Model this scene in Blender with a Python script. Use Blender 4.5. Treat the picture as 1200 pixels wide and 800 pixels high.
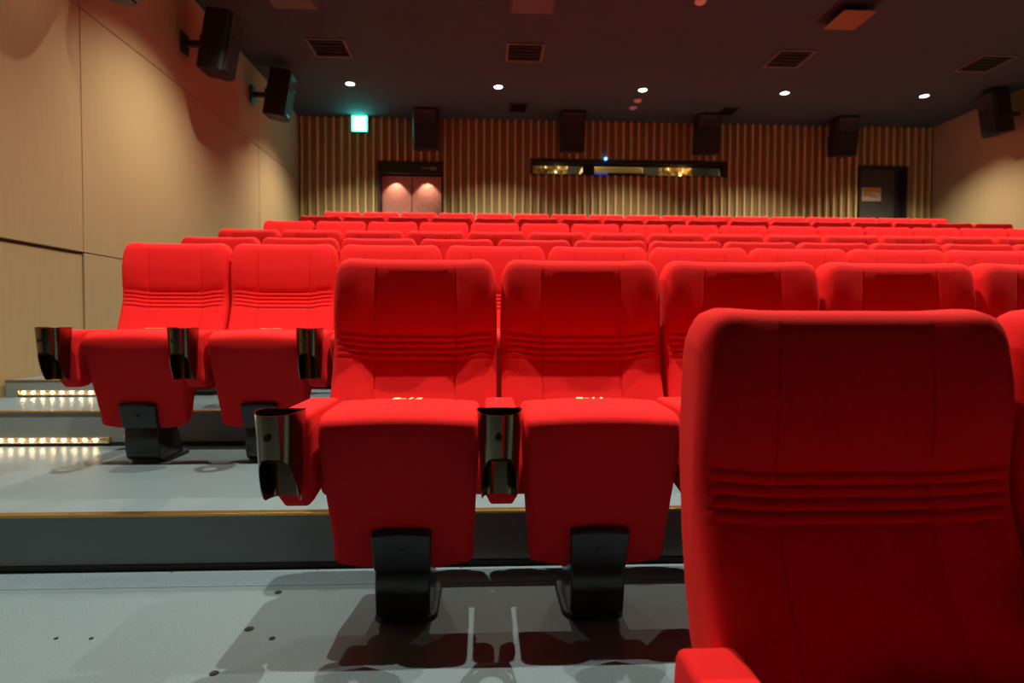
import bpy, bmesh, math, random
from mathutils import Vector, Matrix
from math import sin, cos, pi, radians
random.seed(4)
S = bpy.context.scene
COL = S.collection
for o in list(bpy.data.objects):
    bpy.data.objects.remove(o)

Z0 = 1.05                       # height of the lens above the lowest floor tier
# ------------------------------------------------------------------ camera
YAW, PITCH, ROLL = 0.04577, 0.03029, 0.00323
cd = bpy.data.cameras.new('camera')
cam = bpy.data.objects.new('camera', cd)
COL.objects.link(cam)
fwd = Vector((sin(YAW)*cos(PITCH), cos(YAW)*cos(PITCH), -sin(PITCH)))
rt = Vector((cos(YAW), -sin(YAW), 0)); up = rt.cross(fwd)
r2 = rt*cos(ROLL)+up*sin(ROLL); u2 = up*cos(ROLL)-rt*sin(ROLL)
m = Matrix((r2, u2, -fwd)).transposed().to_4x4()
m.translation = (0, 0, Z0)
cam.matrix_world = m
cd.sensor_width = 36.0
cd.lens = 21.0
cd.clip_start = 0.02
cd.dof.use_dof = True
cd.dof.focus_distance = 1.75
cd.dof.aperture_fstop = 3.2
S.camera = cam
# ------------------------------------------------------------------ world, exposure
w = bpy.data.worlds.new('world'); S.world = w
w.use_nodes = True
w.node_tree.nodes['Background'].inputs[0].default_value = (0, 0, 0, 1)
w.node_tree.nodes['Background'].inputs[1].default_value = 0
S.view_settings.view_transform = 'Standard'
S.view_settings.look = 'None'
S.view_settings.gamma = 1
S.view_settings.use_curve_mapping = False
S.view_settings.exposure = 0.0
LAMP_W = 545.0
LAMP_COL = (1.0, 0.87, 0.65)
LAMP_ANGLE = 111
LAMP_BLEND = 1.0

# ------------------------------------------------------------------ materials
def lin(c):
    return tuple(((v/255+0.055)/1.055)**2.4 if v/255 > 0.04045 else v/255/12.92 for v in c)+(1,)

def mat(name, col, rough=0.6, metal=0.0, noise=0.0, nscale=20.0, bump=0.0, bscale=200.0,
        sheen=0.0, emit=None, estr=0.0, spec=0.5, coords='Object', stretch=None, coat=0.0):
    M = bpy.data.materials.new(name); M.use_nodes = True
    nt = M.node_tree; b = nt.nodes['Principled BSDF']
    c = tuple(col)+((1,) if len(col) == 3 else ())
    b.inputs['Base Color'].default_value = c
    b.inputs['Roughness'].default_value = rough
    b.inputs['Metallic'].default_value = metal
    b.inputs['Specular IOR Level'].default_value = spec
    if coat: b.inputs['Coat Weight'].default_value = coat
    if sheen:
        b.inputs['Sheen Weight'].default_value = sheen
        b.inputs['Sheen Roughness'].default_value = 0.4
        b.inputs['Sheen Tint'].default_value = (1.0, 0.16, 0.08, 1)
    if emit:
        b.inputs['Emission Color'].default_value = tuple(emit)+(1,)
        b.inputs['Emission Strength'].default_value = estr
    tc = nt.nodes.new('ShaderNodeTexCoord')
    vec = tc.outputs[coords]
    if stretch:
        mp = nt.nodes.new('ShaderNodeMapping'); mp.inputs['Scale'].default_value = stretch
        nt.links.new(vec, mp.inputs['Vector']); vec = mp.outputs[0]
    if noise:
        n = nt.nodes.new('ShaderNodeTexNoise'); n.inputs['Scale'].default_value = nscale
        n.inputs['Detail'].default_value = 5
        nt.links.new(vec, n.inputs['Vector'])
        mx = nt.nodes.new('ShaderNodeMix'); mx.data_type = 'RGBA'
        mx.inputs['A'].default_value = tuple(v*(1-noise) for v in c[:3])+(1,)
        mx.inputs['B'].default_value = tuple(min(1, v*(1+noise)) for v in c[:3])+(1,)
        nt.links.new(n.outputs['Fac'], mx.inputs['Factor'])
        nt.links.new(mx.outputs['Result'], b.inputs['Base Color'])
    if bump:
        n2 = nt.nodes.new('ShaderNodeTexNoise'); n2.inputs['Scale'].default_value = bscale
        n2.inputs['Detail'].default_value = 3
        nt.links.new(vec, n2.inputs['Vector'])
        bp = nt.nodes.new('ShaderNodeBump'); bp.inputs['Strength'].default_value = bump
        bp.inputs['Distance'].default_value = 0.002
        nt.links.new(n2.outputs['Fac'], bp.inputs['Height'])
        nt.links.new(bp.outputs[0], b.inputs['Normal'])
    return M

M = {}
M['red'] = mat('red_fabric', (0.72, 0.0145, 0.019), 0.9, noise=0.10, nscale=160, bump=0.25, bscale=900, sheen=0.10, spec=0.15)
M['thread'] = mat('gold_thread', (0.9, 0.78, 0.45), 0.6)
M['cup'] = mat('smoked_metal', (0.19, 0.155, 0.105), 0.17, metal=1.0, noise=0.1, nscale=30)
M['black'] = mat('black_metal', (0.018, 0.019, 0.021), 0.38, noise=0.2, nscale=60)
M['gloss'] = mat('gloss_black', (0.020, 0.019, 0.018), 0.22)
M['dark'] = mat('dark_void', (0.006, 0.006, 0.006), 0.8)
M['floor'] = mat('vinyl_floor', (0.138, 0.205, 0.258), 0.37, noise=0.9, nscale=300, bump=0.12, bscale=600, spec=0.35)
M['sheet'] = mat('vinyl_edge', (0.134, 0.203, 0.260), 0.37, noise=0.85, nscale=300, bump=0.12, bscale=600, spec=0.35)
M['riser'] = mat('riser_carpet', (0.22, 0.265, 0.285), 0.85, noise=0.25, nscale=300, bump=0.2, bscale=500)
M['cove'] = mat('black_cove', (0.008, 0.008, 0.009), 0.6)
M['brass'] = mat('brass_nosing', (0.62, 0.40, 0.12), 0.30, metal=1.0, noise=0.12, nscale=80)
M['wall'] = mat('tan_wall_cloth', (0.395, 0.30, 0.165), 0.85, noise=0.10, nscale=6, bump=0.25, bscale=260, spec=0.2, stretch=(1, 9, .35))
M['gap'] = mat('wall_joint', (0.16, 0.115, 0.065), 0.9)
M['ceiling'] = mat('charcoal_ceiling', (0.053, 0.068, 0.074), 0.9, noise=0.1, nscale=5, spec=0.1)
M['slat'] = mat('timber_slat', (0.62, 0.46, 0.19), 0.6, noise=0.25, nscale=9, stretch=(6, 6, 0.6))
M['board'] = mat('wood_fibre_board', (0.30, 0.235, 0.115), 0.9, noise=0.55, nscale=60, bump=0.6, bscale=90)
M['speaker'] = mat('speaker_black', (0.012, 0.012, 0.013), 0.42, noise=0.15, nscale=40)
M['grille'] = mat('speaker_grille', (0.009, 0.009, 0.010), 0.7, bump=0.5, bscale=400)
M['horn'] = mat('speaker_horn', (0.045, 0.042, 0.042), 0.3)
M['door_grey'] = mat('dark_olive_door', (0.060, 0.062, 0.055), 0.6, noise=0.1, nscale=8)
M['door_frame'] = mat('door_frame', (0.020, 0.019, 0.018), 0.6)
M['leather'] = mat('pink_padded_leather', (0.62, 0.27, 0.22), 0.55, noise=0.45, nscale=38, bump=0.8, bscale=40)
M['steel'] = mat('grey_steel', (0.5, 0.48, 0.45), 0.35, metal=1.0)
M['vent'] = mat('vent_grey', (0.10, 0.085, 0.075), 0.7)
M['ventdark'] = mat('vent_dark', (0.012, 0.011, 0.010), 0.9)
M['copper'] = mat('bronze_panel', (0.20, 0.135, 0.055), 0.5, metal=0.4, noise=0.2, nscale=6)
M['trim'] = mat('lamp_trim', (0.05, 0.045, 0.04), 0.5)
M['lamp'] = mat('lamp_lens', (1, 1, 1), 0.4, emit=(1, 0.97, 0.88), estr=9)
M['unlit'] = mat('unlit_lamp_lens', (0.75, 0.55, 0.48), 0.4)
M['led'] = mat('led_bead', (1, 1, 1), 0.4, emit=(1, 0.74, 0.40), estr=52)
M['ledrail'] = mat('led_rail', (0.62, 0.52, 0.38), 0.45)
M['exitgreen'] = mat('exit_green', (0.1, 0.8, 0.5), 0.5, emit=(0.05, 0.95, 0.55), estr=6)
M['exitwhite'] = mat('exit_white', (1, 1, 1), 0.5, emit=(0.07, 1.0, 0.92), estr=26)
M['exitfig'] = mat('exit_figure', (0.9, 1, 0.9), 0.5, emit=(0.25, 1.0, 0.72), estr=4.5)
M['signyellow'] = mat('sign_yellow', (0.60, 0.36, 0.02), 0.6)
M['signpaper'] = mat('sign_paper', (0.66, 0.54, 0.40), 0.7)
M['signline'] = mat('sign_print', (0.34, 0.24, 0.12), 0.7)
M['foil'] = mat('crumpled_gold_foil', (0.52, 0.43, 0.24), 0.4, metal=0.3, noise=0.75, nscale=34, bump=1.0, bscale=24)
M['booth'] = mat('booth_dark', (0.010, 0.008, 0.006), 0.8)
M['beige'] = mat('projector_beige', (0.55, 0.45, 0.26), 0.5)
M['blueled'] = mat('blue_led', (0.1, 0.3, 1), 0.4, emit=(0.10, 0.36, 1.0), estr=7)
M['bluescreen'] = mat('blue_screen', (0.02, 0.05, 0.3), 0.4, emit=(0.02, 0.07, 0.55), estr=0.7)
M['warmled'] = mat('warm_pilot_lamp', (1, 0.9, 0.6), 0.4, emit=(1, 0.85, 0.5), estr=7)
M['orange'] = mat('glowing_orange_plate', (0.8, 0.38, 0.03), 0.4, emit=(1, 0.5, 0.05), estr=0.25)  # faint glow put into the material; the plate is no lamp
G = bpy.data.materials.new('booth_glass'); G.use_nodes = True
gb = G.node_tree.nodes['Principled BSDF']
gb.inputs['Base Color'].default_value = (1, 1, 1, 1); gb.inputs['Roughness'].default_value = 0.02
gb.inputs['Transmission Weight'].default_value = 1.0; gb.inputs['IOR'].default_value = 1.2
M['glass'] = G

# ------------------------------------------------------------------ mesh helpers
def setp(o, label=None, cat=None, group=None, kind=None):
    if label: o['label'] = label
    if cat: o['category'] = cat
    if group: o['group'] = group
    if kind: o['kind'] = kind
    return o

def link(name, me, parent=None, loc=None, rot=None):
    o = bpy.data.objects.new(name, me); COL.objects.link(o)
    if parent: o.parent = parent
    if loc is not None: o.location = loc
    if rot is not None: o.rotation_euler = rot
    return o

def mesh(name, bm, mats, smooth=False, angle=None):
    bmesh.ops.recalc_face_normals(bm, faces=bm.faces)
    if smooth:
        for f in bm.faces: f.smooth = True
        if angle:
            for e in bm.edges:
                if len(e.link_faces) == 2 and e.calc_face_angle(0) > radians(angle): e.smooth = False
    me = bpy.data.meshes.new(name); bm.to_mesh(me); bm.free()
    for x in (mats if isinstance(mats, (list, tuple)) else [mats]): me.materials.append(x)
    return me

def empty(name, loc, label=None, cat=None, group=None, rotz=0, kind=None):
    o = bpy.data.objects.new(name, None); COL.objects.link(o)
    o.empty_display_size = 0.05
    o.location = loc; o.rotation_euler = (0, 0, rotz)
    return setp(o, label, cat, group, kind)

def abox(bm, x0, x1, y0, y1, z0, z1, bev=0.0, mi=0):
    vs = [bm.verts.new((x, y, z)) for x in (x0, x1) for y in (y0, y1) for z in (z0, z1)]
    fs = []
    for q in ((0, 1, 3, 2), (4, 6, 7, 5), (0, 4, 5, 1), (2, 3, 7, 6), (0, 2, 6, 4), (1, 5, 7, 3)):
        f = bm.faces.new([vs[i] for i in q]); f.material_index = mi; fs.append(f)
    if bev:
        es = list({e for f in fs for e in f.edges})
        bmesh.ops.bevel(bm, geom=es, offset=bev, segments=2, affect='EDGES', profile=0.5)

def box(name, x0, x1, y0, y1, z0, z1, mt, parent=None, bev=0.0):
    bm = bmesh.new(); abox(bm, x0, x1, y0, y1, z0, z1, bev)
    return link(name, mesh(name, bm, mt), parent)

def cyl(bm, c, r, h, seg=20, axis='z', mi=0, r2=None):
    r2 = r if r2 is None else r2
    rings = []
    for k, (rr, hh) in enumerate(((r, 0), (r2, h))):
        ring = []
        for i in range(seg):
            a = 2*pi*i/seg; p = (rr*cos(a), rr*sin(a), hh)
            if axis == 'y': p = (p[0], p[2], p[1])
            if axis == 'x': p = (p[2], p[0], p[1])
            ring.append(bm.verts.new((c[0]+p[0], c[1]+p[1], c[2]+p[2])))
        rings.append(ring)
    for i in range(seg):
        j = (i+1) % seg
        bm.faces.new((rings[0][i], rings[0][j], rings[1][j], rings[1][i])).material_index = mi
    bm.faces.new(rings[0]).material_index = mi; bm.faces.new(rings[1]).material_index = mi

def round_poly(pts, rad, seg=4):
    """pts: [(a,b)], rounds each corner with its radius (a list or one number)."""
    out = []; n = len(pts)
    for i in range(n):
        p = Vector(pts[i]); a = Vector(pts[i-1])-p; b = Vector(pts[(i+1) % n])-p
        r = rad[i] if isinstance(rad, (list, tuple)) else rad
        if r <= 0: out.append(tuple(p)); continue
        la, lb = a.length, b.length; a.normalize(); b.normalize()
        d = min(r, la*.48, lb*.48); s = p+a*d; e = p+b*d
        for k in range(seg+1):
            t = k/seg
            q = s*(1-t)**2+p*2*t*(1-t)+e*t*t
            out.append(tuple(q))
    return out

def normals2d(P):
    n = len(P); area = sum(P[i][0]*P[(i+1) % n][1]-P[(i+1) % n][0]*P[i][1] for i in range(n))
    sg = 1 if area > 0 else -1
    out = []
    for i in range(n):
        d = Vector(P[(i+1) % n])-Vector(P[i-1])
        if d.length < 1e-9: out.append(Vector((0, 0))); continue
        d.normalize(); out.append(Vector((d.y, -d.x))*sg)
    return out

def slab(bm, P, hw, r, inner=(), steps=4, fn=None, mi=0):
    """profile P (closed, in y,z) lofted along x with rounded sides; fn(x,y,z,i)->(x,y,z)."""
    N = normals2d(P)
    st = []
    for k in range(steps+1):
        a = pi/2*k/steps
        st.append((-(hw-r)-r*cos(a), r*(1-sin(a))))
    right = [(-x, ins) for x, ins in reversed(st)]
    xs = st+[(x, 0) for x in inner]+right
    rings = []
    for x, ins in xs:
        ring = []
        for i, p in enumerate(P):
            y, z = p[0]-N[i].x*ins, p[1]-N[i].y*ins
            q = fn(x, y, z, i) if fn else (x, y, z)
            ring.append(bm.verts.new(q))
        rings.append(ring)
    n = len(P)
    for a, b in zip(rings, rings[1:]):
        for i in range(n):
            j = (i+1) % n
            bm.faces.new((a[i], a[j], b[j], b[i])).material_index = mi
    bm.faces.new(rings[0]).material_index = mi
    bm.faces.new(rings[-1]).material_index = mi

def sstep(x, a, b):
    t = max(0, min(1, (x-a)/(b-a))); return t*t*(3-2*t)

def interp(t, nodes):
    if t <= nodes[0][0]: return nodes[0][1]
    for i in range(len(nodes)-1):
        (a, va), (b, vb) = nodes[i], nodes[i+1]
        if t <= b:
            # catmull-rom for a smooth line
            vm = nodes[i-1][1] if i else va; vp = nodes[i+2][1] if i+2 < len(nodes) else vb
            am = nodes[i-1][0] if i else a-(b-a); bp_ = nodes[i+2][0] if i+2 < len(nodes) else b+(b-a)
            h = b-a; m0 = (vb-vm)/(b-am)*h; m1 = (vp-va)/(bp_-a)*h; s = (t-a)/h
            return (2*s**3-3*s*s+1)*va+(s**3-2*s*s+s)*m0+(-2*s**3+3*s*s)*vb+(s**3-s*s)*m1
    return nodes[-1][1]

# ------------------------------------------------------------------ room layout
XL, XR, YB, ZC = -3.03, 7.64, 10.0, 3.36+Z0
YF = -3.2
ROWY = dict(A=0.955, B=1.988, C=3.165, D=4.26, E=5.415, F=6.50, G=7.643, H=8.782)
FZ = dict(A=0.0, B=0.19, C=0.387, D=0.574, E=0.806, F=1.064, G=1.320, H=1.583)
ORDER = 'ABCDEFGH'
RISER = dict(B=0.93, C=2.10, D=3.28, E=4.385, F=5.53, G=6.62, H=7.76)

# floor tiers
def floor_tier(k, y0, y1):
    z = FZ[k]
    f = empty('floor', (0, y0, z), kind='structure')
    me = bmesh.new(); abox(me, XL-.1, XR+.1, 0.003, y1-y0+0.003, -0.30 if k != 'A' else -.1, 0)
    link('tread', mesh('tread', me, M['floor']), f)
    if k != 'A':
        h = z-FZ[ORDER[ORDER.index(k)-1]]
        me = bmesh.new(); abox(me, XL, XR, 0.0, 0.003, -h+0.022, -0.006)
        link('riser', mesh('riser', me, M['riser']), f)
        me = bmesh.new(); abox(me, XL, XR, -0.004, 0.003, -h, -h+0.022)
        link('cove_strip', mesh('cove_strip', me, M['cove']), f)
        me = bmesh.new(); abox(me, XL, XR, -0.007, 0.030, -0.0070, 0.0018, 0.001)
        link('nosing', mesh('nosing', me, M['brass']), f)
    return f
tiers = {}
edges = [YF]+[RISER[k] for k in 'BCDEFGH']+[YB+0.2]
for i, k in enumerate(ORDER):
    tiers[k] = floor_tier(k, edges[i], edges[i+1])
# a separate strip of vinyl along the back of the B tier, and its screws and capped bolt holes
bm = bmesh.new(); abox(bm, XL, XR, 1.962-RISER['B'], RISER['C']-RISER['B']-0.005, 0.0, 0.0012)
link('vinyl_strip', mesh('vinyl_strip', bm, M['sheet']), tiers['B'])
bolt = bmesh.new(); cyl(bolt, (0, 0, 0), 0.0115, 0.0016, 16)
cyl(bolt, (0, 0, 0.0016), 0.006, 0.0008, 12)
bolt_me = mesh('bolt_hole', bolt, M['dark'])
for x, y, s in ((-.656, 1.912, 1), (-.659, 1.683, 1.1), (-.577, 1.630, .75), (-.661, 1.471, .95), (-1.162, 1.653, .5), (-1.067, 1.649, .5)):
    o = link('bolt_hole', bolt_me, tiers['B'], (x, y-RISER['B'], 0.0)); o.scale = (s, s, 1)
scr = bmesh.new(); cyl(scr, (0, 0, 0), 0.006, 0.002, 12)
scr_me = mesh('screw', scr, M['brass'])
for x in (-1.075, -.577, -.08, .42):
    link('screw', scr_me, tiers['B'], (x, 2.083-RISER['B'], 0.0012))
for i in range(12):
    link('screw', scr_me, tiers['C'], (-2.75+i*.33, 0.012, 0.0015))
# aisle half steps beside the left wall
for k, x1 in (('E', -2.14), ('F', -2.40), ('G', -2.38), ('H', -2.37)):
    lo = FZ[ORDER[ORDER.index(k)-1]]; y0 = RISER[k]-0.473; h = 0.108 if k == 'E' else 0.128
    f = empty('floor', (0, y0, lo), kind='structure')
    bm = bmesh.new(); abox(bm, XL, x1, 0.003, RISER[k]-y0, 0.0, h); link('tread', mesh('tread', bm, M['floor']), f)
    bm = bmesh.new(); abox(bm, XL, x1, 0.0, 0.003, 0.001, h-.006); link('riser', mesh('riser', bm, M['riser']), f)
    bm = bmesh.new(); abox(bm, XL, x1, -0.006, 0.03, h-.0050, h+.0015, 0.0008); link('nosing', mesh('nosing', bm, M['brass']), f)

# walls: backing and separate cloth panels with joints
def side_wall(name, X, s, ys, zs):
    w_ = empty(name, (X, 0, 0), kind='structure')
    bm = bmesh.new(); abox(bm, *sorted((-s*0.034, -s*0.15)), YF, YB+.2, -0.1, ZC+.1)
    link('backing', mesh('backing', bm, M['gap']), w_)
    for a, b in zip(ys, ys[1:]):
        for zi, (c, d) in enumerate(zip(zs, zs[1:])):
            proud = 0.0 if not (zi == 0 and b < 5) else -0.012
            bm = bmesh.new()
            g = 0.004
            abox(bm, *sorted((s*proud, -s*0.034)), a+g, b-g, c+(g if zi else 0), d-(g if zi < len(zs)-2 else 0)-(0.012 if proud else 0), 0.002)
            link('wall_panel', mesh('wall_panel', bm, M['wall']), w_)
    return w_
side_wall('wall_left', XL, 1, [YF, 1.15, 4.68, 8.235, YB], [0.0, 0.525+Z0, 2.352+Z0, ZC])
side_wall('wall_right', XR, -1, [YF, 1.15, 4.68, YB], [0.0, 0.525+Z0, ZC])
fr = box('wall_front', XL-.15, XR+.15, YF-.1, YF, -.1, ZC+.1, M['ceiling']); setp(fr, kind='structure')
ce = box('ceiling', XL-.15, XR+.15, YF-.1, YB+1.6, ZC, ZC+.12, M['ceiling']); setp(ce, kind='structure')

# back wall with openings: door 1, projection window, door 2
D1 = (-1.757, -0.681, FZ['H'], 2.645+Z0); W1 = (0.761, 4.073, 2.474+Z0, 2.736+Z0); D2 = (6.352, 7.20, FZ['H'], 2.694+Z0)
wb = empty('wall_back', (0, YB, 0), kind='structure')
def wb_board(x0, x1, z0, z1):
    bm = bmesh.new(); abox(bm, x0, x1, 0.0, 0.20, z0, z1)
    link('fibre_board', mesh('fibre_board', bm, M['board']), wb)
xs = [XL-.1, D1[0], D1[1], W1[0], W1[1], D2[0], D2[1], XR+.1]
wb_board(xs[0], xs[1], 0.9, ZC); wb_board(xs[2], xs[3], 0.9, ZC); wb_board(xs[4], xs[5], 0.9, ZC); wb_board(xs[6], xs[7], 0.9, ZC)
wb_board(D1[0], D1[1], D1[3], ZC); wb_board(D2[0], D2[1], D2[3], ZC)
wb_board(W1[0], W1[1], W1[3], ZC); wb_board(W1[0], W1[1], 0.9, W1[2])
slat_cache = {}
def slat(x, z0, z1):
    key = round(z1-z0, 3)
    if key not in slat_cache:
        bm = bmesh.new(); abox(bm, -0.0165, 0.0165, -0.062, 0.0, 0, z1-z0, 0.003)
        slat_cache[key] = mesh('slat', bm, M['slat'])
    link('slat', slat_cache[key], wb, (x, 0, z0))
n = 83; sp = (XR-XL-0.10)/(n-1)
for i in range(n):
    x = XL+0.05+i*sp
    op = None
    for q in (D1, W1, D2):
        if q[0]-0.02 < x < q[1]+0.02: op = q
    if op is None: slat(x, FZ['H'], ZC-0.004)
    else:
        slat(x, op[3]+0.012, ZC-0.004)
        if op is W1: slat(x, FZ['H'], W1[2]-0.005)

# double padded door
d = empty('door_1', ((D1[0]+D1[1])/2, YB, FZ['H']), kind='structure')
hw = (D1[1]-D1[0])/2; H = D1[3]-D1[2]
bm = bmesh.new(); abox(bm, -hw+.035, hw-.035, -.055, 0.05, H-0.19, H-.018); link('header_panel', mesh('header_panel', bm, M['door_frame']), d)
bm = bmesh.new(); abox(bm, -hw, -hw+0.035, -0.065, 0.17, 0, H); abox(bm, hw-0.035, hw, -0.065, 0.17, 0, H); abox(bm, -hw+.035, hw-.035, -0.065, 0.17, H-0.018, H)
link('door_frame', mesh('door_frame', bm, M['door_frame']), d)
for s in (-1, 1):
    bm = bmesh.new(); a, b = sorted((s*0.006, s*(hw-0.038)))
    abox(bm, a, b, 0.115, 0.16, 0.005, H-0.195, 0.010)
    lf = link('door_leaf', mesh('door_leaf', bm, M['leather']), d)
    bm = bmesh.new(); abox(bm, s*.05-.012, s*.05+.012, 0.06, 0.116, .95, 1.12, .004); link('door_handle', mesh('door_handle', bm, M['steel']), lf)
    bm = bmesh.new(); cyl(bm, (s*hw*.48, -.025, H-0.198), 0.020, 0.012, 16)
    sl = link('added_soffit_lamp', mesh('added_soffit_lamp', bm, M['trim']), d)  # added disc and spot, put in to throw a scallop on each leaf
    ld = bpy.data.lights.new('added_leaf_spot', 'SPOT'); ld.energy = 15; ld.color = (1, .72, .50); ld.spot_size = radians(84); ld.spot_blend = .45; ld.shadow_soft_size = .02
    lo = link('added_leaf_spot', ld, d, (s*hw*.48, -.025, H-0.203), (radians(14), 0, 0))
bm = bmesh.new(); abox(bm, .18, .34, -.085, -.070, H-.115, H-.098); abox(bm, .32, .42, -.09, -.055, H-.135, H-.085, .004)
link('door_closer', mesh('door_closer', bm, M['steel']), d)

# single grey door with notice
d = empty('door_2', ((D2[0]+D2[1])/2, YB, FZ['H']), kind='structure')
hw = (D2[1]-D2[0])/2; H = D2[3]-D2[2]
bm = bmesh.new(); abox(bm, -hw, -hw+.03, -.06, .17, 0, H); abox(bm, hw-.03, hw, -.06, .17, 0, H); abox(bm, -hw+.03, hw-.03, -.06, .17, H-.03, H)
link('door_frame', mesh('door_frame', bm, M['door_frame']), d)
bm = bmesh.new(); abox(bm, -hw+.032, hw-.155, .05, .10, .005, H-.032, .004); lf = link('door_leaf', mesh('door_leaf', bm, M['door_grey']), d)
bm = bmesh.new(); abox(bm, hw-.150, hw-.032, .07, .10, .005, H-.032, .003); link('side_panel', mesh('side_panel', bm, M['door_frame']), d)
bm = bmesh.new(); cyl(bm, (hw-.22, .0, 1.0), .012, .05, 12, 'y'); abox(bm, hw-.33, hw-.21, -.012, .004, .988, 1.012, .003); link('door_handle', mesh('door_handle', bm, M['steel']), lf)
sg = empty('notice_sign', (6.633, YB+.046, 2.235+Z0), 'small notice with yellow heading strip on the dark grey back door', 'sign')
box_ = lambda nm, a, b, c, dd, e, f, mt: (lambda bm: (abox(bm, a, b, c, dd, e, f), link(nm, mesh(nm, bm, mt), sg)))(bmesh.new())
box_('sign_board', -.168, .168, -.004, .004, -.114, .114, M['signpaper'])
box_('heading_strip', -.152, .152, -.0055, -.004, .035, .100, M['signyellow'])
for a, b, c in ((-.13, .02, .008), (-.13, .09, -.018), (-.02, .11, -.044)):
    box_('print_line', a, b, -.0055, -.004, c-.008, c+.008, M['signline'])

# projection booth behind the long window
wn = empty('window_1', ((W1[0]+W1[1])/2, YB, W1[2]), kind='structure')
hw = (W1[1]-W1[0])/2; H = W1[3]-W1[2]
bm = bmesh.new()
abox(bm, -hw, hw, -.03, .21, -.012, .010); abox(bm, -hw, hw, -.03, .21, H-.060, H)
abox(bm, -hw, -hw+.03, -.03, .21, .010, H-.060); abox(bm, hw-.05, hw, -.03, .21, .010, H-.060)
link('window_frame', mesh('window_frame', bm, M['door_frame']), wn)
bm = bmesh.new(); abox(bm, -hw+.03, hw-.05, .085, .091, .010, H-.060); link('pane', mesh('pane', bm, M['glass']), wn)
for x in (-.62, ):
    bm = bmesh.new(); abox(bm, x-.15, x+.05, .093, .13, .010, H-.060); link('dark_mullion', mesh('dark_mullion', bm, M['door_frame']), wn)
# booth room
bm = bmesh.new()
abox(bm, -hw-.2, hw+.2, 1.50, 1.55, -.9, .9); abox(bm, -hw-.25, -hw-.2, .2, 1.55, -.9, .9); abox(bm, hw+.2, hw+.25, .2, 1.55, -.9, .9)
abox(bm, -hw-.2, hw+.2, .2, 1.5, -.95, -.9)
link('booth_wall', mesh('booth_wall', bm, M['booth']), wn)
bl = bpy.data.lights.new('booth_lamp', 'POINT'); bl.energy = 42; bl.color = (1, .78, .42); bl.shadow_soft_size = .04
link('booth_lamp', bl, wn, (-.9, .42, .55)); 
bl2 = bl.copy(); link('booth_lamp', bl2, wn, (.95, .42, .55))

def foil(name, x0, x1, y, z0, z1, label):
    rnd = random.Random(name); bm = bmesh.new(); nx, nz = 18, 7; V = []
    for i in range(nx+1):
        V.append([bm.verts.new((x0+(x1-x0)*i/nx+rnd.uniform(-.012, .012), y+rnd.uniform(-.05, .05), z0+(z1-z0)*j/nz+rnd.uniform(-.012, .012))) for j in range(nz+1)])
    for i in range(nx):
        for j in range(nz):
            q = (V[i][j], V[i+1][j], V[i+1][j+1], V[i][j+1])
            if (i+j) % 2: bm.faces.new(q[:3]); bm.faces.new((q[0], q[2], q[3]))
            else: bm.faces.new((q[0], q[1], q[3])); bm.faces.new(q[1:])
    bmesh.ops.recalc_face_normals(bm, faces=bm.faces)
    r = bmesh.ops.extrude_face_region(bm, geom=bm.faces[:])
    bmesh.ops.translate(bm, vec=(0, .01, 0), verts=[v for v in r['geom'] if isinstance(v, bmesh.types.BMVert)])
    o = link('foil_sheet', mesh('foil_sheet', bm, M['foil'])); o.location = (0, 0, 0)
    return setp(o, label, 'foil sheet')
foil('f1', .80, 1.42, 10.40, 2.40+Z0, 2.78+Z0, 'crumpled gold sheet behind the left end of the projection window')
foil('f2', 3.05, 3.62, 10.40, 2.40+Z0, 2.78+Z0, 'crumpled gold sheet behind the right half of the projection window')
# plates and pilot lamps in the booth
def small(name, x, y, z, sx, sy, sz, mt, label, cat, rot=0, rnd=False):
    bm = bmesh.new()
    if rnd: bmesh.ops.create_icosphere(bm, subdivisions=2, radius=sx)
    else: abox(bm, -sx, sx, -sy, sy, -sz, sz, min(sx, sy, sz)*.4)
    o = link(name, mesh(name, bm, mt, smooth=rnd), None, (x, y, z+Z0), (0, rot, 0)); return setp(o, label, cat)
small('metal_plate', 1.30, 10.34, 2.648, .12, .012, .016, M['beige'], 'bright slanted metal plate at left in the projection window', 'plate', -.08)
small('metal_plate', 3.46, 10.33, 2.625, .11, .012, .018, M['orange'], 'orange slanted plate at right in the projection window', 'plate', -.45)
for x, z, t in ((1.215, 2.555, 'lower white pilot lamp at left in the projection window'), (1.215, 2.600, 'upper white pilot lamp at left in the projection window'),
                (3.385, 2.575, 'upper white pilot lamp at right in the projection window'), (3.380, 2.535, 'lower white pilot lamp at right in the projection window')):
    small('pilot_lamp', x, 10.30, z, .013, 0, 0, M['warmled'], t, 'lamp', rnd=True)
# projector
pj = empty('film_projector', (2.03, 10.53, 2.275+Z0), 'dark film projector with blue light in the middle of the booth window', 'projector')
def pp(nm, a, b, c, dd, e, f, mt, bev=.006):
    bm = bmesh.new(); abox(bm, a, b, c, dd, e, f, bev); return link(nm, mesh(nm, bm, mt), pj)
pp('body', -.36, .75, -.16, .30, .0, .345, M['speaker'])
pp('top_cover', -.33, .73, -.10, .28, .345, .46, M['beige'], .01)
pp('status_screen', -.14, .10, -.172, -.158, .275, .338, M['bluescreen'], .001)
bm = bmesh.new(); cyl(bm, (.40, -.17, .22), .06, -.10, 20, 'y', 0, .075); link('lens', mesh('lens', bm, M['horn']), pj)
pp('stand', -.25, .6, -.1, .25, -.62, .0, M['speaker'])
small('blue_lamp', 2.006, 9.945, 2.742, .024, 0, 0, M['blueled'], 'small glowing blue lamp on the top edge of the projection window', 'lamp', rnd=True)

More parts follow.
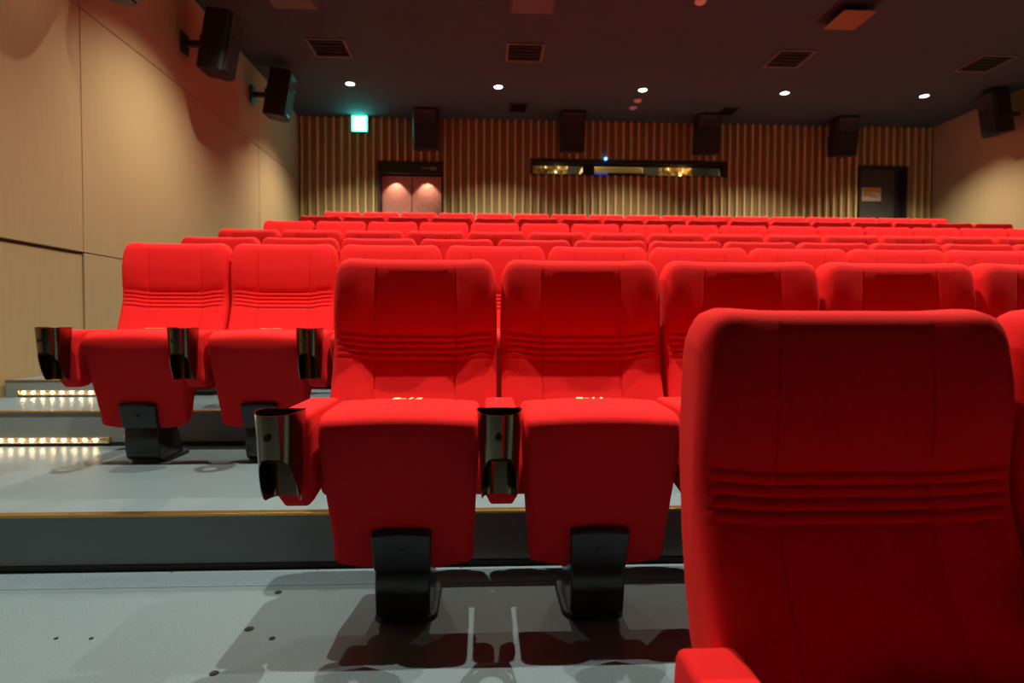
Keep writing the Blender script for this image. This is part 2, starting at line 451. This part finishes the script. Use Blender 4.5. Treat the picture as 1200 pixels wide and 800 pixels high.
# ------------------------------------------------------------------ seats
T = 1.0735
ymap = [(.335, -.165), (.42, -.148), (.50, -.115), (.60, -.066), (.68, -.028), (.74, -.006), (.785, .004), (.84, .002), (.90, -.003), (.96, -.003), (1.005, .001)]
back = [(.345, -.085), (.43, -.035), (.50, .015), (.60, .060), (.72, .092), (.85, .106), (.95, .106), (1.00, .104)]
prof = []; rib = {}
zr0, zr1 = .7390, .8180
zz = [.335, .37, .42, .46, .50, .55, .60, .65, .69, .72]
nr = 24
zz += [zr0-.006]+[zr0+(zr1-zr0)*k/nr for k in range(nr+1)]+[zr1+.006]
zz += [.86, .90, .94, .975, 1.0]
for z in zz:
    y = interp(z, ymap)
    if zr0 <= z <= zr1:
        t = (z-zr0)/(zr1-zr0)*4
        rib[len(prof)] = .0028-.0046*abs(sin(pi*t))**.55
    prof.append((y, z))
# rolled top edge
c0 = prof[-1]; yb = .104
cy, rz = (c0[0]+yb)/2, (yb-c0[0])/2
for k in range(1, 10):
    a = pi-pi*k/10
    e = .62
    prof.append((cy+rz*math.copysign(abs(cos(a))**e, cos(a)), 1.0+(T-1.0)*abs(sin(a))**e))
for z in (1.0, .95, .90, .85, .78, .70, .62, .55, .48, .43, .38, .345):
    prof.append((interp(z, back), z))
BW = .2685
def back_fn(x, y, z, i):
    ax = abs(x)
    front = i < len(zz)+3
    if i in rib: y += rib[i]*(1-sstep(ax, .232, .262))
    if front:
        k = sstep(z, .45, .60)*(1-.25*sstep(z, .98, 1.06))
        y -= .017*sstep(ax, .118, .205)*k
        y += .0045*max(0, 1-abs(ax-.1325)/.0045)*(1-sstep(z, 1.02, 1.06))
    z += .011*sstep(ax, .12, .235)*sstep(z, .62, .74)*(1-.6*sstep(z, .84, 1.04))
    drop = .046*max(0, (ax-.214)/.058)**2.5
    z -= drop*sstep(z, .90, 1.06)
    x *= 1-.018*sstep(z, .86, 1.06)
    return (x, y, z)
bm = bmesh.new()
xi = [-.225, -.205, -.185, -.165, -.15, -.140, -.1355, -.1325, -.1295, -.125, -.11, -.085, -.05]
slab(bm, prof, BW, .026, xi+[0]+[-v for v in reversed(xi)], 5, back_fn)
BACK = mesh('backrest', bm, M['red'], True, 70)
# black shell behind and cross rail
bm = bmesh.new()
slab(bm, round_poly([(-.07, .36), (-.02, .36), (.075, .60), (.112, .74), (.118, .90), (.100, .90), (.08, .72), (.03, .55)], .01, 2), .225, .02, (), 3)
SHELL = mesh('back_shell', bm, M['black'], True, 40)
bm = bmesh.new(); abox(bm, -.275, .275, -.10, -.05, .300, .332, .004); RAIL = mesh('cross_rail', bm, M['black'])
# folded cushion
cp = round_poly([(-.125, .600), (-.160, .634), (-.370, .628), (-.412, .606), (-.410, .540), (-.322, .210), (-.300, .160), (-.235, .185), (-.205, .33)],
                [.03, .045, .036, .036, .08, .04, .02, .05, .08], 5)
def cush_fn(x, y, z, i):
    k = 1-.085*sstep(.58-z, 0, .36)
    ax = abs(x)
    if z > .55:
        z -= .010*(ax/.215)**2
        z -= .0035*max(0, 1-abs(ax-.140)/.004)*sstep(z, .59, .615)
    if z < .30: z += .014*sstep(ax, .10, .215)
    if y < -.30: y += .006*sstep(ax, .10, .215)
    return (x*k, y, z)
ci = [-.19, -.16, -.144, -.140, -.136, -.10, -.05]
bm = bmesh.new(); slab(bm, cp, .2145, .021, ci+[0]+[-v for v in reversed(ci)], 5, cush_fn)
CUSH = mesh('cushion', bm, M['red'], True, 75)
# arm
ap = round_poly([(-.082, .627), (-.390, .625), (-.400, .405), (-.380, .366), (-.300, .366), (-.235, .405), (-.055, .46)], [.03, .035, .02, .02, .05, .05, .02], 4)
bm = bmesh.new()
def arm_fn(x, y, z, i):
    if z < .405: x *= 1-.22*sstep(.405-z, 0, .03)
    return (x, y, z)
slab(bm, ap, .0455, .014, (-.015, .015), 4, arm_fn)
ARM = mesh('armrest', bm, M['red'], True, 60)
# cup holder: oval sleeve, cut away diagonally at the bottom
def cup_mesh():
    bm = bmesh.new(); n = 48; rows = 14; zt = .634
    def pt(a, hw):
        c, s = cos(a), sin(a)
        if s < 0: return (hw*c, -.455+.085*s)
        return (hw*math.copysign(abs(c)**.75, c), -.455+.060*abs(s)**.75)
    def ring(off):
        R_ = []
        for j in range(rows+1):
            row = []
            for i in range(n):
                a = 2*pi*i/n
                x, y = pt(a, 1)
                zb = .405+(.528-.405)*sstep(-y, .440, .542)
                z = zt+(zb-zt)*j/rows
                if j == 0: z = zt+.004*sstep(abs(x), .6, 1.0)
                hw = .0575*(1-.22*(zt-z)/(zt-.405))-off
                x, y = pt(a, hw)
                y += off*(-1 if sin(a) > 0 else 1)
                y += .022*(zt-z)/(zt-.405)*max(0, -sin(a))
                row.append(bm.verts.new((x, y, z)))
            R_.append(row)
        return R_
    A_ = ring(0); B_ = ring(.0022)
    for j in range(rows):
        for i in range(n):
            k = (i+1) % n
            bm.faces.new((A_[j][i], A_[j][k], A_[j+1][k], A_[j+1][i]))
            bm.faces.new((B_[j][i], B_[j+1][i], B_[j+1][k], B_[j][k]))
    for j in (0, rows):
        for i in range(n):
            k = (i+1) % n
            bm.faces.new((A_[j][i], A_[j][k], B_[j][k], B_[j][i]))
    n2 = 32; zs_ = .520
    outer = [bm.verts.new((.0455*cos(2*pi*i/n2), -.470+.060*sin(2*pi*i/n2), zs_)) for i in range(n2)]
    inner = [bm.verts.new((.026*cos(2*pi*i/n2), -.470+.026*sin(2*pi*i/n2), zs_)) for i in range(n2)]
    for i in range(n2): bm.faces.new((outer[i], outer[(i+1) % n2], inner[(i+1) % n2], inner[i]))
    cyl(bm, (-.004, -.5385, .582), .0085, -.0025, 16, 'y', 1)
    return mesh('cup_holder', bm, [M['cup'], M['dark']], True, 45)
CUP = cup_mesh()
# pedestal
pp_ = round_poly([(-.318, .200), (-.335, .125), (-.318, .030), (-.285, .012), (-.10, .012), (-.10, .05), (-.17, .20), (-.17, .30), (-.30, .30)], [.01, .04, .04, .01, .0, .02, .02, .02, .02], 4)
bm = bmesh.new(); slab(bm, pp_, .077, .008, (), 3)
PED = mesh('pedestal', bm, M['gloss'], True, 40)
bm = bmesh.new(); pts = round_poly([(-.092, -.290), (.092, -.290), (.092, -.03), (-.092, -.03)], .05, 6)
lo = [bm.verts.new((p[0], p[1], 0)) for p in pts]; hi = [bm.verts.new((p[0]*.95, p[1]*.98-.003, .014)) for p in pts]
for i in range(len(pts)):
    j = (i+1) % len(pts); bm.faces.new((lo[i], lo[j], hi[j], hi[i]))
bm.faces.new(lo); bm.faces.new(hi)
FOOT = mesh('foot_plate', bm, M['black'], True, 40)
bm = bmesh.new(); slab(bm, round_poly([(-.340, .172), (-.366, .284), (-.356, .295), (-.325, .295), (-.300, .172)], .006, 3), .077, .005, (-.04, 0, .04), 3,
                       lambda x, y, z, i: (x*(1+.06*sstep(z, .18, .29)), y, z-.006*(x/.077)**2 if z > .265 else z))
cyl(bm, (0, -.352, .232), .008, -.006, 14, 'y', 0)
PLATE = mesh('mounting_plate', bm, M['black'], True, 40)

def text_mesh(s, size):
    cu = bpy.data.curves.new('t', 'FONT'); cu.body = s; cu.size = size; cu.align_x = 'CENTER'; cu.align_y = 'CENTER'
    cu.offset = .0011; cu.shear = .18; cu.extrude = .0004; cu.space_character = 1.15
    o = bpy.data.objects.new('t', cu); COL.objects.link(o)
    dg = bpy.context.evaluated_depsgraph_get(); dg.update()
    me = bpy.data.meshes.new_from_object(o.evaluated_get(dg))
    bpy.data.objects.remove(o)
    me.materials.clear(); me.materials.append(M['thread'])
    return me

ROWTXT = dict(A='nearest row', B='second row', C='third row', D='fourth row', E='fifth row', F='sixth row', G='seventh row', H='last row by the back wall')
ORD = ['leftmost', 'second from left', 'third from left', 'fourth from left', 'fifth from left', 'sixth from left', 'seventh from left', 'eighth from left', 'ninth from left',
       'tenth from left', 'eleventh from left', 'twelfth from left', 'thirteenth from left', 'fourteenth from left', 'fifteenth from left', 'sixteenth from left', 'seventeenth from left']
def seat(row, i, xc, number=None):
    z = FZ[row]
    if row == 'A' and i == 0: lab = 'big red cinema seat filling the right foreground, nearest row'
    elif row == 'A': lab = 'red cinema seat cut off at the right edge beside the big foreground seat'
    elif number in ('B-12', 'B-11', 'C-13', 'C-12'): lab = 'red tip-up cinema seat embroidered %s, %s in the %s' % (number, ORD[i], ROWTXT[row])
    else: lab = 'red tip-up cinema seat, %s in the %s' % (ORD[i], ROWTXT[row])
    s = empty('cinema_seat', (xc, ROWY[row], z), lab, 'seat', 'cinema seats in the '+ROWTXT[row])
    bk = link('backrest', BACK, s); link('back_shell', SHELL, s)
    if row == 'A': bk.scale = (1, 1, 1.055); bk.location.z = -.055*T; link('cross_rail', RAIL, s)
    c = link('cushion', CUSH, s, (0, 0, -.12 if row == 'A' else 0))
    if number:
        t = link('seat_number', text_mesh(number, .042), c, (-.004, -.193, .6342), (radians(1.6), 0, 0))
        t['label'] = 'gold embroidered seat number %s' % number
    p = link('pedestal', PED, s); link('foot_plate', FOOT, p); link('mounting_plate', PLATE, p)
    dz = -.055 if (row == 'A' and i == 0) else 0
    dx = -.008 if (row == 'A' and i == 0) else 0
    a = link('armrest', ARM, s, (-.275+dx, 0, dz))
    cu = link('cup_holder', CUP, a, (-.009, -.012, .003))
    cu['label'] = 'dark bronze metal cup holder sleeve with a small round hole'
    return s
ROWS = dict(A=(.614, 2), B=(-.228, 5), C=(-1.594, 9), D=(-1.8475, 12), E=(-2.093, 14), F=(-2.092, 16), G=(-2.068, 17), H=(-2.060, 17))
for r in ORDER:
    x0, n = ROWS[r]
    for i in range(n):
        num = None
        if r == 'B': num = 'B-%d' % (12-i)
        if r == 'C' : num = 'C-%d' % (13-i)
        seat(r, i, x0+i*.55, num)

# ------------------------------------------------------------------ ceiling lamps
bm = bmesh.new(); n = 24
ringo = []
for r, z in ((.074, 0), (.074, -.006), (.060, -.006), (.056, .004)):
    ringo.append([bm.verts.new((r*cos(2*pi*i/n), r*sin(2*pi*i/n), z)) for i in range(n)])
for a, b in zip(ringo, ringo[1:]):
    for i in range(n): bm.faces.new((a[i], a[(i+1) % n], b[(i+1) % n], b[i]))
TRIM = mesh('trim_ring', bm, M['trim'], True, 40)
bm = bmesh.new(); cyl(bm, (0, 0, -.003), .058, .004, 24); LENS = mesh('lens', bm, M['lamp'])
bm = bmesh.new(); bmesh.ops.create_uvsphere(bm, u_segments=20, v_segments=10, radius=.058)
for v in bm.verts: v.co.z = v.co.z*.55-.006
LENS0 = mesh('lens', bm, M['unlit'], True)
def downlight(x, y, label, lit=True, group=None):
    o = empty('downlight', (x, y, ZC), label, 'ceiling lamp', group)
    link('trim_ring', TRIM, o); link('lens', LENS if lit else LENS0, o)
    if lit:
        L = bpy.data.lights.new('lamp_beam', 'SPOT'); L.energy = LAMP_W; L.color = LAMP_COL
        L.spot_size = radians(LAMP_ANGLE); L.spot_blend = LAMP_BLEND; L.shadow_soft_size = .018
        link('lamp_beam', L, o, (0, 0, -.012))
    return o
LX = (-1.895, .187, 2.265, 4.352, 6.45)
PL = ('leftmost', 'second from left', 'middle', 'second from right', 'rightmost')
for y, t in ((2.25, 'above the second seat row'), (5.45, 'above the fifth seat row'), (8.60, 'nearest the slatted wall')):
    for k, x in enumerate(LX):
        downlight(x, y, 'round ceiling downlight, %s of five %s' % (PL[k], t), True, 'lit ceiling downlights')
for x, y, t in ((2.292, 8.983, 'upper of two unlit reddish downlights behind the middle lit lamp'), (2.297, 9.284, 'lower of two unlit reddish downlights, nearest the slatted wall'),
                (2.238, 6.226, 'unlit reddish downlight at the top edge, right of the middle')):
    downlight(x, y, t, False, 'unlit ceiling downlights')

L = downlight(-2.30, 3.95, 'small dim fill lamp added unseen above the frame, close to the left wall', True)  # added out-of-view lamp that fills the speaker shadow on the left wall
for c_ in L.children:
    if c_.type == 'LIGHT': c_.data.energy = 50
# ceiling vents
def vent(x, y, wx, wy, label, dark=False):
    o = empty('ceiling_vent', (x, y, ZC), label, 'ceiling vent', 'ceiling vents')
    bm = bmesh.new(); f = .035
    for q in ((-wx, wx, -wy, -wy+f), (-wx, wx, wy-f, wy), (-wx, -wx+f, -wy+f, wy-f), (wx-f, wx, -wy+f, wy-f)):
        abox(bm, *q, -.014, 0, .003)
    link('frame', mesh('frame', bm, M['vent'] if not dark else M['ventdark']), o)
    bm = bmesh.new(); abox(bm, -wx+f, wx-f, -wy+f, wy-f, -.002, -.0005); link('backing', mesh('backing', bm, M['ventdark']), o)
    k = 5
    for i in range(k):
        yy = -wy+f+(2*wy-2*f)*(i+.5)/k
        bm = bmesh.new(); abox(bm, -wx+f, wx-f, -.018, .018, -.0015, .0015)
        link('louvre', mesh('louvre', bm, M['vent'] if not dark else M['ventdark']), o, (0, yy, -.012), (radians(28), 0, 0))
for x, t in ((-1.90, 'leftmost'), (.49, 'second from left'), (3.84, 'third from left'), (6.42, 'rightmost')):
    vent(x, 7.50, .235, .250, 'square louvred vent in dark ceiling, %s of four' % t)
vent(.51, 9.40, .145, .19, 'small dark ceiling grille left of the middle, close to slatted wall', True)
vent(3.83, 9.38, .13, .17, 'small dark ceiling grille right of the middle, close to slatted wall', True)
# flat ceiling access panels
for x, y, mt, t, h in ((-2.02, 6.37, 'vent', 'flat square panel in ceiling at top left beside wall speaker', .006),
                       (.50, 6.33, 'vent', 'flat square panel in ceiling at top middle', .006)):
    o = empty('ceiling_panel', (x, y, ZC), t, 'ceiling panel', 'ceiling access panels')
    bm = bmesh.new(); abox(bm, -.215, .215, -.215, .215, -.010, 0, .002); link('panel', mesh('panel', bm, M[mt]), o)
    bm = bmesh.new()
    for q in ((-.235, .235, -.235, -.22), (-.235, .235, .22, .235), (-.235, -.22, -.22, .22), (.22, .235, -.22, .22)): abox(bm, *q, -.006, 0)
    link('frame', mesh('frame', bm, M['trim']), o)
o = empty('ceiling_hatch', (3.92, 6.37, ZC), 'bronze square hatch plate hanging below a dark ceiling opening, upper right', 'hatch')
bm = bmesh.new(); abox(bm, -.175, .185, -.20, .21, -.085, -.075, .003); link('plate', mesh('plate', bm, M['copper']), o)
bm = bmesh.new(); abox(bm, -.25, .20, -.26, .23, -.004, 0); link('opening', mesh('opening', bm, M['dark']), o)
for sx in (-1, 1):
    for sy in (-1, 1):
        bm = bmesh.new(); cyl(bm, (sx*.15, sy*.17, -.075), .004, .073, 8); link('hanger', mesh('hanger', bm, M['black']), o)

# ------------------------------------------------------------------ speakers
def speaker_meshes():
    out = {}
    # local: front towards -y, z up, origin at the middle of the back
    P = [(-.20, -.0), (-.17, -.34), (.17, -.34), (.20, .0)]
    pts = round_poly([(-.155, 0), (-.185, -.26), (-.15, -.31), (.15, -.31), (.185, -.26), (.155, 0)], .03, 3)
    bm = bmesh.new()
    lo = [bm.verts.new((p[0], p[1], -.34)) for p in pts]; hi = [bm.verts.new((p[0], p[1], .34)) for p in pts]
    for i in range(len(pts)):
        j = (i+1) % len(pts); bm.faces.new((lo[i], lo[j], hi[j], hi[i]))
    bm.faces.new(lo); bm.faces.new(hi)
    bmesh.ops.bevel(bm, geom=[e for e in bm.edges if abs(e.verts[0].co.z-e.verts[1].co.z) < .01], offset=.008, segments=2, affect='EDGES')
    out['cabinet'] = mesh('cabinet', bm, M['speaker'], True, 40)
    bm = bmesh.new(); abox(bm, -.150, .150, -.322, -.308, -.325, .075, .004); out['grille'] = mesh('grille', bm, M['grille'])
    bm = bmesh.new()
    a = [bm.verts.new(q) for q in ((-.15, -.322, .095), (.15, -.322, .095), (.15, -.322, .325), (-.15, -.322, .325))]
    b = [bm.verts.new(q) for q in ((-.125, -.322, .120), (.125, -.322, .120), (.125, -.322, .300), (-.125, -.322, .300))]
    c = [bm.verts.new(q) for q in ((-.05, -.311, .17), (.05, -.311, .17), (.05, -.311, .25), (-.05, -.311, .25))]
    d_ = [bm.verts.new(q) for q in ((-.15, -.309, .095), (.15, -.309, .095), (.15, -.309, .325), (-.15, -.309, .325))]
    for A_, B_ in ((a, b), (b, c), (d_, a)):
        for i in range(4): bm.faces.new((A_[i], A_[(i+1) % 4], B_[(i+1) % 4], B_[i]))
    bm.faces.new(c)
    out['horn'] = mesh('horn', bm, M['horn'])
    for k_, (a_, b_, hw_) in {'lower_trim_strip': (.079, .091, .15), 'upper_trim_strip': (.322, .334, .15), 'maker_plate': (-.300, -.262, .06)}.items():
        bm = bmesh.new(); abox(bm, -hw_, hw_, -.327, -.321, a_, b_, .002); out[k_] = mesh('trim_strip', bm, M['gloss'])
    return out
SPK = speaker_meshes()
def speaker(pos, face, tilt, label, group, arm, sc=.87):
    """pos: middle of cabinet; face: angle about z of the front (0 = towards the screen, -y); arm: length of the wall bracket"""
    o = empty('speaker', pos, label, 'speaker', group, face); o.scale = sc if isinstance(sc, tuple) else (sc, sc, sc)
    R_ = (radians(tilt), 0, 0)
    off = Vector((0, .16, 0))
    for k, me in SPK.items():
        link('trim_strip' if 'strip' in k else k, me, o, Matrix.Rotation(radians(tilt), 3, 'X') @ off, R_)
    bm = bmesh.new()
    abox(bm, -.04, .04, .10, .16+arm-.02, -.03, .03, .006); abox(bm, -.075, .075, .16+arm-.022, .16+arm-.002, -.12, .12, .004)
    abox(bm, -.085, .085, .12, .20, -.075, .075, .01)
    link('bracket', mesh('bracket', bm, M['black']), o)
for y, z, t in ((4.50, 2.66, 'black wall speaker cut off by the top edge, nearest on the left wall'), (6.22, 2.79, 'black tilted speaker on left wall, larger of the two in full view'),
                (7.98, 2.95, 'black tilted speaker on left wall with cyan glints, next to slatted wall')):
    speaker((-2.66, y, z+Z0), radians(90), 10, t, 'side wall speakers', .25)
for y, t in ((8.32, 'black tilted speaker on the right wall at the right edge'), (6.55, 'black tilted speaker on the right wall outside the right edge')):
    speaker((7.30, y, 3.02+Z0), radians(-90), 10, t, 'side wall speakers', .26)
for x, t in ((-.93, 'leftmost'), (1.39, 'second from left'), (3.58, 'second from right'), (5.86, 'rightmost')):
    speaker((x, 9.62, 3.06+Z0), 0, 9, 'black speaker high on the slatted back wall, %s of four' % t, 'back wall speakers', .21, (1.12, .87, .90))

# ------------------------------------------------------------------ exit sign
ex = empty('exit_sign', (-2.03, YB-.10, 3.225+Z0), 'glowing green and white emergency exit sign high on the slatted wall', 'exit sign')
def ep(nm, a, b, c, dd, e, f, mt, bev=0):
    bm = bmesh.new(); abox(bm, a, b, c, dd, e, f, bev); return link(nm, mesh(nm, bm, mt), ex)
ep('housing', -.128, .128, -.02, .035, -.128, .128, M['trim'], .004)
ep('green_border', -.124, .124, -.026, -.0205, -.124, .124, M['exitgreen'])
ep('white_face', -.095, .095, -.029, -.0265, -.110, .110, M['exitwhite'])
bm = bmesh.new()
cyl(bm, (.02, -.0292, .062), .016, -.002, 14, 'y')
for a, b, wd in (((.01, .045), (-.01, -.01), .016), ((-.01, -.01), (.03, -.045), .011), ((.03, -.045), (.02, -.09), .010), ((-.01, -.01), (-.03, -.05), .011), ((-.03, -.05), (-.07, -.055), .010), ((.01, .035), (-.04, .025), .008), ((.012, .035), (.05, .01), .008)):
    a, b = Vector(a), Vector(b); dd = (b-a).normalized(); nn = Vector((-dd.y, dd.x))*wd
    vs = [bm.verts.new((p.x, yy, p.y)) for yy in (-.031, -.0291) for p in (a+nn, b+nn, b-nn, a-nn)]
    for q in ((0, 1, 2, 3), (4, 5, 6, 7), (0, 1, 5, 4), (1, 2, 6, 5), (2, 3, 7, 6), (3, 0, 4, 7)): bm.faces.new([vs[k] for k in q])
link('running_figure', mesh('running_figure', bm, M['exitfig']), ex)
ep('bracket', -.03, .03, .035, .10, -.03, .03, M['trim'])

# ------------------------------------------------------------------ LED step lights
bm = bmesh.new(); abox(bm, -.0075, .0075, -.004, .0, -.0055, .0055, .002); LED = mesh('led', bm, M['led'])
def led_strip(x0, x1, y, z, sp_, label):
    o = empty('step_light_strip', ((x0+x1)/2, y, z), label, 'step light', 'lit step light strips')
    h = (x1-x0)/2
    bm = bmesh.new(); abox(bm, -h, h, -.010, 0, .013, .017); abox(bm, -h, h, -.004, 0, -.010, .013); abox(bm, -h, h, -.010, 0, -.014, -.010)
    link('rail', mesh('rail', bm, M['ledrail']), o)
    for s in (-1, 1):
        bm = bmesh.new(); abox(bm, s*h-.006, s*h+.006, -.013, 0, -.014, .018, .002); link('end_cap', mesh('end_cap', bm, M['brass']), o)
    k = int(2*h/sp_)
    for i in range(k):
        link('led', LED, o, (-h+.03+i*sp_, -.005, .004))
led_strip(-2.98, -2.005, RISER['D']-.001, FZ['C']+.030, .0545, 'warm lit strip of small lamps along the lower aisle step')
led_strip(-2.945, -2.16, RISER['E']-.473-.001, FZ['D']+.026, .059, 'warm lit strip of small lamps along the upper aisle step')
